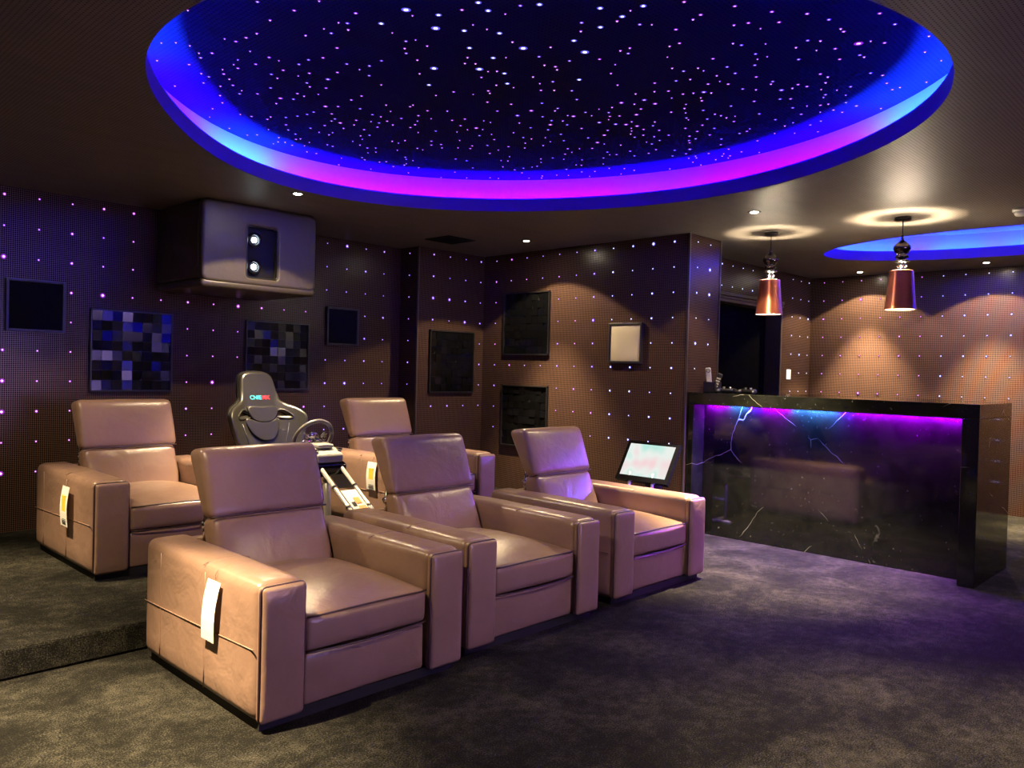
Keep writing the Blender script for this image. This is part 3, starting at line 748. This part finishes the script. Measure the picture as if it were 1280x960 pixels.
# ------------------------------------------------------------------ panels on the walls
block_m = mat('diffuser block', (.003, .0033, .004), .22, spec=.45)
def diffuser(side, a0, a1, z0, z1, label, n=8, depth=.02, rib=False):
    """side 'y5.93' faces -y, side 'x5.4' faces -x; a0..a1 along the wall"""
    ax, val = side[0], float(side[1:])
    if ax == 'y': t = thing('acoustic_diffuser', label, 'acoustic panel', ((a0+a1)/2, val, z0), 0, 'block diffuser panels on the walls')
    else: t = thing('acoustic_diffuser', label, 'acoustic panel', (val, (a0+a1)/2, z0), -PI/2, 'block diffuser panels on the walls')
    W = abs(a1-a0)/2; H = z1-z0
    bm = NB(); f = .010
    box(bm, -W, W, -.004, -.001, 0, H); box(bm, -W, -W+f, -depth-.005, 0, 0, H); box(bm, W-f, W, -depth-.005, 0, 0, H); box(bm, -W, W, -depth-.005, 0, 0, f); box(bm, -W, W, -depth-.005, 0, H-f, H)
    obj('frame', bm, black_plastic, t)
    bm = NB(); rnd = random.Random(hash(label) % 1000 if 0 else int(a0*100+z0*10))
    cw, ch = (2*W-2*f)/n, (H-2*f)/n
    for i in range(n):
        for j in range(n):
            d = .008+rnd.random()*(depth-.012); k = bm.verts
            x0, z0_ = -W+f+i*cw, f+j*ch; s = len(bm.verts)
            box(bm, x0+.001, x0+cw-.001, -d, -.002, z0_+.001, z0_+ch-.001)
            sl = (rnd.random()-.5)*.018; sl2 = (rnd.random()-.5)*.018
            for v in list(bm.verts)[s:]:
                if v.co.y < -.005: v.co.y += (v.co.x-x0-cw/2)/cw*sl + (v.co.z-z0_-ch/2)/ch*sl2
    obj('block_grid', bm, block_m, t)
diffuser('y5.93', 1.898, 2.462, 1.036, 1.612, 'block diffuser panel on the left wall above the far left recliner')
diffuser('y5.93', 3.040, 3.608, 1.048, 1.604, 'dark block diffuser panel on the left wall behind the racing seat')
diffuser('y5.67', 4.712, 5.265, 1.030, 1.612, 'dark block diffuser panel on the narrow pier wall near the corner')
diffuser('x5.4', 4.792, 5.374, 1.402, 1.985, 'upper one of two black block diffusers stacked on the back wall')
diffuser('x5.4', 4.791, 5.375, .545, 1.118, 'lower one of two black block diffusers stacked on the back wall')
cream = mat('cream speaker cloth', (.52, .47, .36), .75)
N, L, B = nodes(cream); L.new(bump(cream, noise_n(cream, 300, 2).outputs[0], .3, .002), B.inputs['Normal'])
dfr = mat('black frame', (.018, .017, .02), .4)
def speaker(side, a0, a1, z0, z1, label, cloth, th=.03):
    ax, val = side[0], float(side[1:])
    t = thing('wall_speaker', label, 'wall speaker', ((a0+a1)/2, val, z0) if ax == 'y' else (val, (a0+a1)/2, z0), 0 if ax == 'y' else -PI/2)
    W = abs(a1-a0)/2; H = z1-z0; f = .016
    bm = NB(); box(bm, -W, -W+f, -th, 0, 0, H, .002); box(bm, W-f, W, -th, 0, 0, H, .002); box(bm, -W+f, W-f, -th, 0, 0, f, .002); box(bm, -W+f, W-f, -th, 0, H-f, H, .002)
    obj('frame', bm, dfr, t)
    bm = NB(); softbox(bm, 0, -.011, H/2, W-f, .010, H/2-f, r=.004, bulge=(0, .002, 0), n=4); obj('grille', bm, cloth, t, True)
speaker('y5.93', 1.390, 1.736, 1.432, 1.772, 'square black framed speaker at the far left edge of the left wall', fabric_black)
speaker('y5.93', 3.775, 4.100, 1.437, 1.764, 'small black speaker panel on the left wall, right of the projector box', fabric_black)
speaker('x5.4', 3.775, 4.110, 1.340, 1.673, 'cream fabric speaker panel in a dark frame on the back wall', cream)

# touch screen on a stand behind the right front recliner
scr = thing('touch_screen', 'glowing white touch screen on a low stand behind the right front recliner', 'screen', (5.06, 3.49, .125 if 0 else 0))
d0, d1 = Vector((-.06, 0, .440)), Vector((.115, 0, .725))
sv = (d1-d0); sh_ = sv.length; sn = Vector((-sv.z, 0, sv.x)).normalized()
def sq(u, v, n_):   # u across (+: right in the photo), v up, n_ outwards
    return d0 + sv*v + Vector((0, -u, 0)) + sn*n_
def sbox(name, u0, u1, v0, v1, n0, n1, m, par, mats=None):
    bm = NB(); vs = [bm.verts.new(sq(u, v, n_)) for n_ in (n0, n1) for v in (v0, v1) for u in (u0, u1)]
    for q in ((0, 1, 3, 2), (4, 6, 7, 5), (0, 4, 5, 1), (2, 3, 7, 6), (0, 2, 6, 4), (1, 5, 7, 3)): bm.faces.new([vs[i] for i in q])
    return obj(name, bm, m, par)
fr = sbox('frame', -.235, .235, 0, 1, -.035, 0, black_gloss, scr)
screen_m = bpy.data.materials.new('lit screen'); screen_m.use_nodes = True
nt = screen_m.node_tree; nt.nodes.clear(); e = nt.nodes.new('ShaderNodeEmission'); oo = nt.nodes.new('ShaderNodeOutputMaterial'); nt.links.new(e.outputs[0], oo.inputs[0])
nn = noise_n(screen_m, 6, 1); rp = ramp(screen_m, nn.outputs[0], [(.35, (.55, .9, .80)), (.5, (.9, .95, .9)), (.66, (1.0, .72, .74))])
nt.links.new(rp.outputs[0], e.inputs[0]); e.inputs[1].default_value = 1.0
sbox('display', -.205, .205, .12, .93, .0005, .002, screen_m, scr)
bm = NB()
for yy in (-.09, .12): tube(bm, [(-.03, yy, .50), (-.03, yy, .2), (-.03, yy, .02)], .011, 8)
tube(bm, [(.0, -.16, .015), (.0, .16, .015)], .014, 8); tube(bm, [(-.16, 0, .015), (.16, 0, .015)], .014, 8); tube(bm, [(-.03, -.09, .2), (-.03, .12, .2)], .01, 8)
obj('stand', bm, silver, scr, True)
bm = NB(); softbox(bm, .03, -.06, .40, .02, .07, .07, r=.015, n=4); obj('cable_box', bm, black_plastic, scr, True)

sw = thing('light_switch', 'small white lit wall switch right of the dark doorway', 'light switch', (8.17, 3.83, 1.235), 0)
sw_m = mat('white switch', (.8, .8, .75), .4, emit=(1, 1, .92), strength=.8)
bm = NB(); box(bm, -.045, .045, -.008, 0, 0, .105, .003); obj('plate', bm, sw_m, sw)
bm = NB(); box(bm, -.02, .02, -.013, -.007, .03, .075, .002); obj('rocker', bm, sw_m, sw)
sd = thing('smoke_detector', 'round white smoke detector on the ceiling at the right edge', 'smoke detector', (5.86, 1.235, CEIL))
bm = NB(); lathe(bm, [(.0, 0), (.055, 0), (.055, -.016), (.050, -.02), (0, -.02)], 28); obj('base', bm, white_pl, sd, True)
bm = NB(); lathe(bm, [(.040, -.018), (.044, -.03), (.036, -.042), (0, -.045)], 28); obj('sensor_head', bm, white_pl, sd, True)
vt = thing('ceiling_vent', 'dark square air vent in the ceiling above the pier wall', 'air vent', (4.495, 5.155, CEIL))
bm = NB(); f = .02; W = .155
box(bm, -W, -W+f, -W, W, -.008, 0, .002); box(bm, W-f, W, -W, W, -.008, 0, .002); box(bm, -W, W, -W, -W+f, -.008, 0, .002); box(bm, -W, W, W-f, W, -.008, 0, .002); obj('frame', bm, dark_m, vt)
bm = NB()
for k in range(9): box(bm, -W+f, W-f, -.128+k*.03, -.118+k*.03, -.007, 0)
box(bm, -W+f, W-f, -W+f, W-f, -.002, -.0005); obj('slat', bm, dark_m, vt)

# ------------------------------------------------------------------ fibre-optic star lights
def star_mats(nm, core, halo, s): return [emis(nm+' core', core, s, False), emis(nm+' halo', halo, 1.0, False)]
SM = {'pink': star_mats('pink star', (1, .50, 1), (.34, .02, .50), 2.6), 'violet': star_mats('violet star', (.72, .50, 1), (.14, .02, .62), 2.6),
      'white': star_mats('white star', (.88, .92, 1), (.16, .12, .75), 3.5)}
def star_mesh(nm, r):
    bm = NB(); n = 10
    lathe(bm, [(r*2.1, 0), (r*1.5, .0015), (r, .002)], n, mi=1); lathe(bm, [(r, .002), (r*.8, .004), (r*.3, .006)], n, mi=0)
    me = bpy.data.meshes.new('star_light'); bm.to_mesh(me); bm.free()
    for m in SM[nm]: me.materials.append(m)
    return me
SMESH = {(k, s): star_mesh(k, r) for k in SM for s, r in ((1, .0032), (2, .0046), (3, .0068))}
ROT = {'y': (PI/2, 0, 0), 'x': (0, -PI/2, 0), 'z': (PI, 0, 0)}
def star(name, loc, ax, kind, size, label, group):
    o = link(bpy.data.objects.new(name, SMESH[(kind, size)])); o.location = loc; o.rotation_euler = ROT[ax]
    o.scale = (1.3, 1.3, .3) if ax == 'z' else (1.15, 1.15, 1)
    return tag(o, label, 'star light', group)
rnd = random.Random(5)
def size_of(): return rnd.choices((1, 2, 3), (5, 5, 1.2))[0]
blocked = {'L': [(1.88, 2.48, 1.02, 1.63), (3.02, 3.62, 1.03, 1.62), (1.37, 1.75, 1.42, 1.78), (3.76, 4.11, 1.42, 1.78), (2.35, 3.215, 1.77, 2.4)],
           'P': [(4.69, 5.28, 1.01, 1.63)], 'F': [(4.77, 5.39, 1.38, 2.0), (4.77, 5.39, .53, 1.13), (3.76, 4.12, 1.33, 1.68)], 'C': [], 'D': [(6.5, 8.0, 0, 2.05), (8.1, 8.25, 1.2, 1.36)], 'R': []}
spots = []
def grid(wl, ks, f):
    for k, kr in ks:
        for r in kr:
            a, loc, ax = f(k, 2.306-.2*r)
            if any(b[0] <= a <= b[1] and b[2] <= loc[2] <= b[3] for b in blocked[wl]): continue
            spots.append((wl, loc, ax))
grid('L', [(k, range(0, 10)) for k in range(0, 16)], lambda k, z: (1.379+.2*k, (1.379+.2*k, 5.93, z), 'y'))
grid('P', [(-.99, range(0, 8)) ], lambda k, z: (5.80, (4.573, 5.80, z), 'x'))
grid('P', [(k, range(0, 8)) for k in range(4)], lambda k, z: (4.75+.2*k, (4.75+.2*k, 5.67, z), 'y'))
grid('F', [(k, range(0, 9)) for k in range(11)], lambda k, z: (5.50-.2*k, (5.40, 5.50-.2*k, z), 'x'))
grid('C', [(k, range(0, 6)) for k in range(2)], lambda k, z: (5.52+.19*k, (5.52+.19*k, 3.364, z), 'y'))
grid('D', [(k, range(0, 2)) for k in range(7)], lambda k, z: (6.12+.2*k, (6.12+.2*k, 3.83, z), 'y'))
grid('D', [(k, range(0, 7)) for k in range(3)], lambda k, z: (8.215+.2*k, (8.215+.2*k, 3.83, z), 'y'))
grid('R', [(k, range(0, 7)) for k in range(8)], lambda k, z: (3.684-.2*k, (8.680, 3.684-.2*k, z), 'x'))
grid('R', [(k, range(0, 11)) for k in range(8, 22)], lambda k, z: (3.684-.2*k, (8.680, 3.684-.2*k, z), 'x'))
INFO = {'L': ('tiny pink star light set flush in the left wall', 'star lights in the left wall', 'pink'),
        'P': ('tiny violet star light set in the narrow pier wall at the corner', 'star lights in the pier wall', 'violet'),
        'F': ('tiny violet star light set in the back wall', 'star lights in the back wall', 'violet'),
        'C': ('tiny white star light set in the column at the bar', 'star lights in the column', 'white'),
        'D': ('tiny white star light set in the wall around the dark doorway', 'star lights around the doorway', 'white'),
        'R': ('tiny star light set in the wall behind the bar', 'star lights in the right wall', 'white')}
# those seen largest are objects of their own; the rest of the wall stars are one object; hidden ones are left out
bpy.context.view_layer.update(); dg = bpy.context.evaluated_depsgraph_get(); CAMP = Vector((0, 0, 1.256)); rows = []
for wl, loc, ax in spots:
    p = Vector(loc); d = p-CAMP; q = M.inverted() @ p; fx, fy = -q.x/q.z*994.5, -q.y/q.z*994.5
    inframe = abs(fx) < 640 and abs(fy) < 480
    hit, hp, *_ = S.ray_cast(dg, CAMP, d.normalized(), distance=d.length-.03)
    if not hit or not inframe: rows.append((0 if inframe else 1, d.length, wl, loc, ax))
rows.sort(key=lambda r: r[:2]); spots = [r[2:] for r in rows[:300]]; rest = [r[2:] for r in rows[300:]]
from mathutils import Euler
WN = {'L': 'left wall', 'P': 'pier wall', 'F': 'back wall', 'C': 'column', 'D': 'wall around the doorway', 'R': 'wall behind the bar'}
for wc in 'LPFCDR':
    bm = NB()
    for wl, loc, ax in rest:
        if wl != wc or loc[2] < .16: continue
        s0 = len(bm.verts); lathe(bm, [(.0105, 0), (.0068, .0015), (.0046, .002)], 8, mi=1); lathe(bm, [(.0046, .002), (.0014, .006)], 8, mi=0)
        xf(bm, Matrix.Translation(loc) @ Euler(ROT[ax]).to_matrix().to_4x4(), s0)
    if not bm.verts: bm.free(); continue
    me = bpy.data.meshes.new('remaining_star_lights'); bm.to_mesh(me); bm.free()
    for m in SM['white']: me.materials.append(m)
    o = link(bpy.data.objects.new('remaining_star_lights', me)); tag(o, 'the farthest and faintest of the tiny star lights in the '+WN[wc], 'star lights', None, 'stuff')
for wl, loc, ax in spots:
    lab, g, kd = INFO[wl]
    if wl == 'R' and loc[1] > 2.55: kd = 'pink'
    if wl == 'F': kd = 'white' if loc[1] < 4.2 else ('pink' if rnd.random() < .4 else 'violet')
    if wl == 'L' and loc[0] > 3.6: kd = 'violet'
    z = loc[2]; 
    if wl in 'LPF' and z < .16: continue
    star('wall_star_light', loc, ax, kd, 1 if rnd.random() < .3 else size_of(), lab, g)
# sky of stars
ST = [(1.46,2.8,1),(1.59,2.76,1),(1.76,2.6,1),(1.79,2.7,1),(1.88,2.6,2),(1.87,2.43,3),(1.98,2.37,2),(2.05,2.47,3),(2.14,2.4,2),(2.01,2.27,1),(1.8,2.83,1),(1.59,3.14,1),(1.58,3.21,1),(1.9,2.94,1),(2.05,2.66,1),(2.13,2.76,1),(1.76,3.26,1),(1.57,3.41,1),(1.56,3.5,1),(1.56,3.62,1),(1.89,3.23,1),(1.88,3.35,1),(1.89,3.15,1),(1.92,3.08,1),(2.03,3.06,1),(2.11,3.0,1),(2.11,2.91,1),(2.32,2.8,3),(2.44,2.98,2),(2.58,2.96,1),(2.18,3.1,1),(2.06,3.18,1),(1.98,3.29,1),(1.87,3.44,1),(1.76,3.38,1),(1.73,3.49,1),(1.72,3.61,1),(1.69,3.7,1),(1.71,3.8,1),(2.08,3.29,2),(2.14,3.4,1),(2.04,3.41,1),(1.96,3.61,1),(1.96,3.74,1),(1.9,3.81,1),(1.82,3.72,1),(2.09,3.58,1),(2.07,3.71,2),(2.12,3.67,1),(2.29,3.64,2),(2.43,3.53,1),(2.32,3.45,1),(2.32,3.36,1),(2.5,3.82,2),(2.38,3.72,1),(2.3,3.77,1),(2.66,3.82,1),(2.7,3.38,1),(2.68,3.28,1),(2.58,3.3,1),(2.53,3.71,1),(2.53,3.56,1),(2.64,3.65,1),(2.68,3.72,1),(2.65,3.59,1),(2.79,3.52,1),(2.94,3.52,1),(2.87,3.3,1),(2.25,3.97,1),(2.28,3.9,1),(2.32,4.09,1),(2.2,4.08,1),(2.47,3.93,1),(2.67,3.49,1),(1.87,2.43,3),(1.98,2.37,2),(2.06,2.47,3),(2.14,2.4,2),(2.01,2.27,1),(2.01,2.18,2),(2.08,2.2,2),(2.13,2.08,1),(2.17,2.02,2),(2.25,2.31,2),(2.42,2.34,3),(2.27,2.51,2),(2.41,2.51,2),(2.46,2.65,3),(2.57,2.6,2),(2.67,2.68,2),(2.31,2.8,3),(2.44,2.98,2),(2.53,2.35,1),(2.65,2.28,1),(2.5,2.13,2),(2.62,2.17,3),(2.72,2.17,1),(2.47,1.97,2),(2.39,2.0,1),(2.34,1.87,2),(2.45,1.85,2),(2.43,1.74,2),(2.55,1.84,1),(2.5,1.61,1),(2.63,1.62,1),(2.68,1.76,1),(2.8,1.82,1),(2.75,2.04,1),(2.66,2.37,1),(2.79,2.5,1),(2.85,2.39,2),(2.94,2.51,1),(3.05,2.57,1),(2.84,2.62,1),(2.98,2.74,1),(2.89,2.87,1),(3.03,2.86,2),(3.04,2.97,2),(3.14,2.88,1),(3.09,2.73,1),(3.24,2.75,2),(3.23,2.66,1),(3.27,2.94,2),(3.33,3.01,1),(3.24,3.06,1),(2.92,3.0,1),(2.68,2.82,1),(2.79,2.94,1),(2.58,2.96,1),(2.9,3.23,1),(3.05,3.3,2),(3.16,3.39,1),(2.87,3.31,1),(2.7,3.38,1),(2.69,3.28,1),(2.58,3.3,1),(2.94,3.52,1),(3.23,2.43,2),(3.27,2.32,2),(3.35,2.31,2),(3.37,2.41,1),(3.43,2.48,2),(3.31,2.57,1),(3.41,2.71,2),(3.49,2.66,2),(3.53,2.62,2),(3.59,2.59,2),(3.55,2.76,1),(3.61,2.83,2),(3.7,2.95,2),(3.64,2.52,1),(3.73,2.54,1),(3.84,2.55,1),(3.11,2.15,1),(3.07,1.97,1),(3.15,2.06,1),(3.24,2.16,1),(3.32,2.13,1),(3.36,2.04,2),(3.28,1.97,1),(3.03,1.8,1),(3.51,2.32,1),(3.64,2.31,1),(3.79,2.41,1),(3.88,2.39,1),(3.8,2.31,1),(3.89,2.29,1),(3.59,2.18,1),(3.46,2.11,1),(3.93,2.47,1),(3.98,2.37,1),(3.33,2.87,1),(3.43,2.85,1),(3.44,3.01,1),(3.35,3.22,1),(3.27,3.38,1),(3.33,3.5,1),(3.31,3.63,1),(3.43,3.42,1),(3.69,3.17,1),(3.79,3.38,1),(3.77,3.26,1),(4.04,3.35,1),(3.9,3.03,1),(3.99,3.13,1),(3.98,3.02,1),(3.97,2.91,1),(4.07,2.95,1),(4.08,2.85,1),(4.04,2.77,1),(4.12,2.69,1),(4.16,2.61,2),(4.23,2.68,1),(4.31,2.57,1),(4.35,2.68,1),(4.22,2.77,1),(3.75,2.66,1),(3.75,2.72,1),(2.63,1.62,2),(2.65,1.49,1),(2.78,1.41,1),(2.81,1.52,1),(2.88,1.43,1),(2.98,1.64,1),(3.1,1.64,1),(2.88,1.32,1),(2.98,1.28,1),(3.12,1.28,1),(3.11,1.42,1),(3.26,1.37,1),(3.38,1.4,1),(3.27,1.28,3),(3.39,1.32,1),(3.05,1.12,1),(3.18,1.11,1),(3.33,1.2,1),(3.27,1.53,1),(3.21,1.7,1),(3.34,1.76,1),(3.44,1.73,1),(3.57,1.75,2),(3.55,1.66,1),(3.71,1.77,1),(3.84,1.82,1),(3.96,1.83,1),(3.49,1.53,1),(3.6,1.64,1),(3.68,1.81,1),(3.63,1.92,1),(3.44,1.88,1),(3.24,1.81,1),(3.15,1.8,1),(3.03,1.8,1),(3.34,1.9,1),(3.28,1.97,1),(3.36,2.04,2),(3.45,2.1,1),(3.62,2.04,1),(3.85,2.15,1),(3.96,1.97,1),(3.82,1.99,1),(3.89,1.7,1),(3.76,1.62,1),(3.93,1.59,1),(4.06,1.66,1),(4.01,1.57,2),(4.0,1.68,1),(4.13,1.8,1),(4.16,1.87,1),(3.62,1.36,1),(3.68,1.33,1),(3.79,1.35,1),(3.89,1.36,1),(3.73,1.49,1),(3.89,2.29,1),(3.89,2.39,1),(3.93,2.47,1),(4.09,2.36,1),(4.06,2.23,1),(4.05,2.18,1),(4.19,2.42,1),(4.3,2.43,1),(4.4,2.4,1),(4.25,2.22,1)]
seen = []
def ok(x, y, d=.03): return all((x-a)**2+(y-b)**2 > d*d for a, b, _ in seen)
for x, y, s in ST:
    if ok(x, y): seen.append((x, y, s))
def inside(x, y, m=.0):
    a = math.atan2(y-CY, x-CX); return math.hypot(x-CX, y-CY) < rim_r(a)+GAP-.02-m
many = 0
while len(seen) < 300 and many < 9000:
    many += 1; x = rnd.uniform(1.2, 4.7); y = rnd.uniform(1.2, 4.7)
    if inside(x, y) and (x+y > 5.9) and ok(x, y, .045): seen.append((x, y, 1))
for x, y, s in seen:
    kd = 'white' if (s > 1 and x < 3.0 and y < 3.0) else ('pink' if rnd.random() < .55 else 'violet')
    star('ceiling_star_light', (x, y, ZC), 'z', kd, s, 'tiny star light set in the dark oval ceiling recess', 'star lights in the recessed ceiling')
bm = NB(); uvd = 0; more = []
tries = 0
while len(more) < 260 and tries < 20000:
    tries += 1; x = rnd.uniform(.9, 4.7); y = rnd.uniform(.8, 4.7)
    if inside(x, y) and ok(x, y, .03) and all((x-a)**2+(y-b)**2 > .0016 for a, b in more):
        if x+y < 4.2: continue
        more.append((x, y))
for x, y in more:
    s0 = len(bm.verts); r = rnd.choice((.003, .004)); n = 8
    lathe(bm, [(r*1.7, 0), (r, -.002)], n, x, y, 1); lathe(bm, [(r, -.002), (r*.3, -.004)], n, x, y, 0)
for v in bm.verts: v.co.z += ZC
me = bpy.data.meshes.new('fine_star_lights'); bm.to_mesh(me); bm.free()
for m in SM['pink']: me.materials.append(m)
o = link(bpy.data.objects.new('fine_star_lights', me)); tag(o, 'faint scatter of the smallest star lights across the oval ceiling recess', 'star lights', None, 'stuff')
